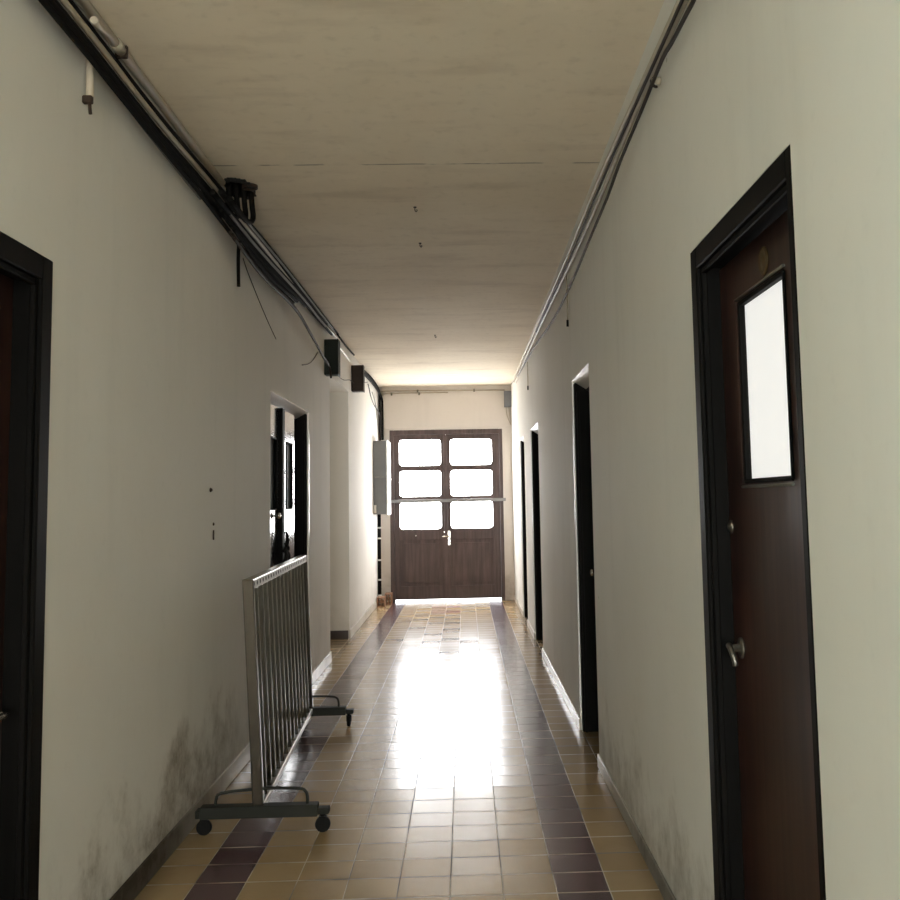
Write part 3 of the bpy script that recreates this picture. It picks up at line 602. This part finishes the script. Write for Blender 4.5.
# ------------------------------------------------------------------ cables and conduits
INFO = {
 'B': ('electrical_cable', 'dirtypale', 'pale grey cable running above the thick black bundle along the left wall', 'cable'),
 'C': ('electrical_cable', 'black', 'black cable tucked between the pale conduit and the grey cable, ending at the ceiling hole', 'cable'),
 'D1': ('electrical_cable', 'black', None, 'cable'), 'D2': ('electrical_cable', 'black', None, 'cable'),
 'D3': ('electrical_cable', 'black', None, 'cable'), 'D4': ('electrical_cable', 'black', None, 'cable'),
 'E1': ('electrical_wire', 'grey', 'thin grey wire along the lower edge of the left bundle', 'wire'),
 'F1': ('electrical_cable', 'grey', 'uppermost grey cable between the ceiling hole and the green black box', 'cable'),
 'F2': ('electrical_cable', 'grey', 'second grey cable below the uppermost one, ceiling hole to green black box', 'cable'),
 'F3': ('electrical_cable', 'black', 'dark cable sagging below the grey ones past the ceiling hole', 'cable'),
 'F4': ('electrical_cable', 'brown', 'brown cable dropping off the bundle to a loose end below the green black box', 'cable'),
 'F5': ('electrical_cable', 'brown', 'lowest sagging brown cable beside the one with the loose end', 'cable'),
 'S1': ('electrical_cable', 'black', None, 'cable'), 'S2': ('electrical_cable', 'black', None, 'cable'), 'S3': ('electrical_cable', 'black', None, 'cable'),
 'S4': ('electrical_cable', 'black', None, 'cable'), 'S5': ('electrical_cable', 'black', None, 'cable'),
 'G1': ('electrical_wire', 'brown', 'thin dark wire looping under the brown black box', 'wire'),
 'H1': ('electrical_cable', 'white', 'short white cable joining the two dark wall boxes', 'cable'),
 'H2': ('electrical_cable', 'black', 'short black cable above the white one between the wall boxes', 'cable'),
 'I1': ('electrical_cable', 'black', 'thick black cable entering the grey cabinet, against the wall', 'cable'),
 'I2': ('electrical_cable', 'black', 'thick black cable entering the grey cabinet, outermost of the pair', 'cable'),
 'I3': ('electrical_wire', 'brown', 'slack brown wire drooping beside the thick cables above the grey cabinet', 'wire'),
 'I4': ('electrical_wire', 'grey', 'thin grey wire dropping behind the grey cabinet', 'wire'),
 'W1': ('loose_wire', 'brown', 'hair thin loose wire trailing down the left wall below the bundle', 'wire'),
 'W2': ('loose_wire', 'brown', 'tiny curled wire end on the left wall near the green black box', 'wire'),
 'P1': ('conduit_pipe', 'pale', 'uppermost pale conduit along the top of the right wall', 'pipe'),
 'P2': ('conduit_pipe', 'dirtypale', 'lower pale conduit beside the uppermost one on the right wall', 'pipe'),
 'P3': ('electrical_wire', 'brown', 'brown wire squeezed between the two right wall conduits', 'wire'),
 'Q': ('electrical_wire', 'brown', 'brown wire sagging below the conduits on the right wall', 'wire'),
}
for k, (r, pts) in PATHS.items():
    name, mat, label, cat = INFO[k]
    if pts[0][1] < 3.05 : pts = [(pts[0][0], -5.9, pts[0][2]), (pts[0][0], .5, pts[0][2]), (pts[0][0], 2.2, pts[0][2])] + list(pts)
    o = MB().tube(pts, r, 8).build(name, mat)
    if label: tag(o, label, cat, 'cables and conduits')
    elif k[0] == 'S': tag(o, 'black cable in the sagging fan between the ceiling hole and the nearer wall box', cat, 'black cables past the ceiling hole')
    else: tag(o, 'black cable in the thick bundle along the top of the left wall', cat, 'black cables of the left bundle')
# black cables rising from the bundle into the ceiling hole
for k in range(4):
    x = -.166 + .033 * k; y = 5.17 + .035 * k
    pts = [(x, y - .45, 2.985 + .012 * (k % 3)), (x, y - .08, 2.98 + .015 * (k % 3)), (x, y + .10, 3.04), (x, y + .06, 3.14), (x, y + .02, HC + .2)]
    tag(MB().tube(pts, .015, 8).build('electrical_cable', 'black'), 'black cable bending up out of the left bundle into the ceiling hole', 'cable', 'cables going up the ceiling hole')

# pale conduit in the left ceiling corner, with coupling and branch
d = empty('conduit_pipe', (-.172, 3.0, 3.14), 'thick pale conduit in the ceiling corner above the left bundle', 'pipe', 'cables and conduits')
MB().tube([(-.172, -5.9, 3.156), (-.172, 5.10, 3.156)], .020, 10, smooth=0).build('pipe', 'pale', d)
MB().lathe((-.172, 3.50, 3.156), (0, 1, 0), [(0, .0225), (.05, .0225)], 14).build('coupling', 'pale', d)
MB().tube([(-.172, 3.42, 3.15), (-.156, 3.34, 3.125), (-.140, 3.27, 3.098), (-.134, 3.20, 3.09)], .013, 10).build('branch', 'pale', d)
MB().box(XL + .002, -.15, 3.57, 3.585, 3.13, 3.178, .002, 1).build('saddle', 'rust', d)

d = empty('pipe_stub', (-.177, 3.29, 2.83), 'short pale pipe hanging below the bundle on the left wall', 'pipe')
MB().tube([(-.177, 3.29, 2.99), (-.177, 3.292, 2.86)], .013, 10, smooth=0).build('pipe', 'pale', d)
b = MB().box(XL, -.164, 3.274, 3.294, 2.835, 2.862, .003, 1).tube([(-.175, 3.285, 2.84), (-.172, 3.288, 2.80)], .006, 8, smooth=0)
b.build('clip', 'rust', d, 'dark rusty clip')
tag(MB().tube([(-.172, 5.50, 2.95), (-.176, 5.503, 2.85), (-.174, 5.506, 2.69)], .010, 8).build('cable_end', 'black'), 'cut black cable end dangling below the ceiling hole', 'cable')
b = MB().lathe((-.052, 5.22, HC - .018), (0, 0, 1), [(.02, .028), (0, .034), (.0, .042), (.05, .042)], 22)
tag(b.build('pipe_end', 'rust'), 'rusty round pipe end sticking out of the ceiling hole', 'pipe')

# the vertical run below the grey cabinet
d = empty('conduit_pipe', (-.165, 14.40, .1), 'dark upright conduit below the grey cabinet in the far left corner', 'pipe')
MB().tube([(-.165, 14.40, 1.30), (-.165, 14.40, .09)], .026, 12, smooth=0).build('pipe', 'black', d)
for z in (1.10, .95, .64, .36, .14):
    b = MB().lathe((-.165, 14.40, z - .012), (0, 0, 1), [(0, .030), (.024, .030)], 14).box(XL + .002, -.165, 14.365, 14.435, z - .012, z + .012)
    b.build('clamp', 'cab_edge', d, 'pale pipe clamp')

# end wall pipes
for z0, z1, x1, r, lab in ((3.117, 3.104, 1.70, .009, 'upper thin pale pipe across the end wall above the double door'), (3.077, 3.081, .85, .008, 'lower shorter thin pipe across the end wall')):
    d = empty('wall_pipe', (.8, YE - .01, z0), lab, 'pipe')
    MB().tube([(-.11, YE - .042, z0 - .03), (-.07, YE - .042, z0), (x1, YE - .042, z1)], r, 8).build('pipe', 'dirtypale', d)
    for x in ((.40, 1.24) if x1 > 1 else (.01, .42)):
        MB().box(x - .012, x + .012, YE - .056, YE - .03, z0 - .03, z0 + .012, .002, 1).build('clip', 'steel_dull', d)

# right wall fittings
d = empty('wall_clip', (1.775, 3.361, 2.93), 'knotted porcelain clip holding the conduits near the right ceiling corner', 'clip')
MB().lathe((XR, 3.361, 2.938), (-1, 0, 0), [(0, .014), (.012, .014), (.018, .008), (.026, .013), (.034, .010)], 14).build('body', 'dirtypale', d)
MB().tube([(XR - .02, 3.35, 2.95), (XR - .034, 3.361, 2.938), (XR - .022, 3.375, 2.925), (XR - .015, 3.36, 2.915)], .005, 6).build('tie_wire', 'brown', d)
for y, za, zb, lab in ((6.54, 3.03, 2.65, 'wire tail hanging from the right wall conduits above the second door'), (10.72, 2.97, 2.69, 'short wire tail hanging from the conduits above the third right door')):
    d = empty('wire_tail', (XR - .008, y, zb), lab, 'wire')
    MB().tube([(XR - .009, y, za), (XR - .008, y - .01, (za + zb) / 2), (XR - .008, y, zb)], .0045, 6).build('wire', 'dirtypale', d)
    MB().tube([(XR - .009, y, zb + .015), (XR - .009, y, zb - .03)], .008, 8, smooth=0).build('tip', 'black', d, 'black tip')
d = empty('junction_box', (1.735, YE - .06, 2.85), 'small grey junction box in the far right ceiling corner', 'box')
MB().box(1.685, XR - .002, YE - .10, YE - .03, 2.845, 3.085, .004, 1).build('body', 'cab', d)
MB().box(1.695, XR - .010, YE - .106, YE - .10, 2.86, 3.07, .003, 1).build('lid', 'cab', d)
for k, x in enumerate((1.715, 1.755)):
    tag(MB().tube([(x, YE - .05, 2.85), (x + .012, YE - .04, 2.72), (1.782, YE - .038, 2.58)], .005, 6).build('electrical_wire', 'dirtypale'), 'thin wire hanging below the small grey junction box', 'wire', 'wires below the junction box')

# dark boxes and grey cabinet on the left wall
for y, z0, z1, xo, mat, lab in ((9.06, 2.645, 2.975, -.066, 'boxg', 'green black wall box under the cables, nearer of two'), (11.25, 2.735, 3.035, -.058, 'boxb', 'brown black wall box under the cables, farther of two')):
    d = empty('wall_box', ((XL + xo) / 2, y + .06, z0), lab, 'box', 'dark wall boxes')
    MB().box(XL, xo - .012, y, y + .14, z0, z1, .006, 2).build('body', mat, d)
    MB().box(xo - .012, xo, y - .004, y + .144, z0 - .004, z1 + .004, .004, 1).build('lid', mat, d)
    for zz in (z0 + .03, z1 - .03): MB().lathe((xo, y + .07, zz), (1, 0, 0), [(0, .006), (.003, .005)], 10).build('screw', 'steel_dull', d)
d = empty('electrical_cabinet', (-.1, 14.15, 1.29), 'tall grey electrical cabinet high on the left wall by the end door', 'cabinet')
MB().box(XL + .002, -.016, 13.87, 14.48, 1.30, 2.325, .005, 2).build('body', 'cab', d)
MB().box(-.016, .004, 13.862, 14.488, 1.288, 2.335, .004, 2).build('door', 'cab_edge', d, 'pale grey cabinet door')
MB().box(-.19, -.155, 13.862, 13.87, 1.315, 1.43, .002, 1).build('name_plate', 'white', d, 'small pale plate')
MB().box(XL + .01, -.02, 13.866, 13.87, 1.815, 1.822).build('seam', 'steel_dull', d)
b = MB().lathe((.004, 14.40, 1.80), (1, 0, 0), [(0, .012), (.012, .012), (.014, .006)], 12); b.build('lock', 'chrome', d)

# ------------------------------------------------------------------ small things
def hollow_brick(x, y, w, dpt, hgt, lab):
    d = MB(); t = .016
    d.box(x - w / 2, x + w / 2, y, y + dpt, 0, t, .002, 1).box(x - w / 2, x + w / 2, y, y + dpt, hgt - t, hgt, .002, 1)
    d.box(x - w / 2, x - w / 2 + t, y, y + dpt, t, hgt - t).box(x + w / 2 - t, x + w / 2, y, y + dpt, t, hgt - t)
    d.box(x - w / 2 + t, x + w / 2 - t, y, y + dpt, hgt / 2 - .006, hgt / 2 + .006).box(x - .006, x + .006, y, y + dpt, t, hgt - t)
    tag(d.build('hollow_brick', 'brick'), lab, 'brick', 'hollow bricks')
hollow_brick(-.125, 14.13, .115, .20, .135, 'hollow clay brick on the floor below the grey cabinet, nearer one')
hollow_brick(-.045, 14.42, .100, .20, .160, 'hollow clay brick standing against the end door frame')
for x, y, lab in ((.814, 5.643, 'nearest dark hook on the ceiling, just past the seam'), (.807, 6.453, 'middle dark hook along the ceiling centre line'), (.796, 10.122, 'farthest dark hook on the ceiling toward the end door')):
    d = empty('ceiling_hook', (x, y, HC), lab, 'hook', 'ceiling hooks')
    MB().lathe((x, y, HC), (0, 0, -1), [(0, .010), (.004, .009), (.006, .004)], 12).build('plate', 'rust', d)
    MB().tube([(x, y, HC - .004), (x, y, HC - .020), (x + .006, y, HC - .028), (x + .012, y, HC - .022), (x + .010, y, HC - .015)], .003, 8).build('hook', 'rust', d)
tag(MB().lathe((XL, 5.006, 1.546), (1, 0, 0), [(0, .010), (.003, .012), (.012, .005)], 10).build('wall_plug', 'rust'), 'small dark plug in the left wall above the long dark mark', 'plug')
b = MB().box(XL, XL + .006, 5.066, 5.078, 1.295, 1.345, .002, 1).lathe((XL, 5.072, 1.375), (1, 0, 0), [(0, .009), (.006, .006)], 10)
tag(b.build('wall_bracket', 'rust'), 'narrow dark bracket on the left wall before the barrier', 'bracket')

# ------------------------------------------------------------------ light, world, camera
wd = bpy.data.worlds.new('daylight'); sc.world = wd; wd.use_nodes = True
bg = wd.node_tree.nodes['Background']; bg.inputs[0].default_value = (.95, .98, 1.0, 1); bg.inputs[1].default_value = 4.0

cam = bpy.data.cameras.new('camera'); co = bpy.data.objects.new('camera', cam); COL.objects.link(co); sc.camera = co
right = Vector((.9993982, -.02926698, -.01861932)); up = Vector((.01583364, -.09268818, .99556928)); fw = Vector((.0308631, .99526496, .092169))
co.matrix_world = Matrix(((right.x, up.x, -fw.x, 1.0783), (right.y, up.y, -fw.y, 0.0), (right.z, up.z, -fw.z, 1.4699), (0, 0, 0, 1)))
cam.sensor_width = 36; cam.sensor_fit = 'HORIZONTAL'; cam.lens = 988.3 / 900 * 36
cam.shift_x = (450 - 494.0) / 900; cam.shift_y = (408.46 - 450) / 900
cam.clip_start = .05; cam.clip_end = 200

vs = sc.view_settings; vs.view_transform = 'Standard'; vs.look = 'None'; vs.gamma = 1; vs.exposure = EXPOSURE; vs.use_curve_mapping = False
cy = sc.cycles; cy.use_denoising = True; cy.max_bounces = 12; cy.diffuse_bounces = 8; cy.glossy_bounces = 5
cy.sample_clamp_indirect = 8.0; cy.caustics_reflective = True; cy.blur_glossy = 1.0; cy.caustics_refractive = False
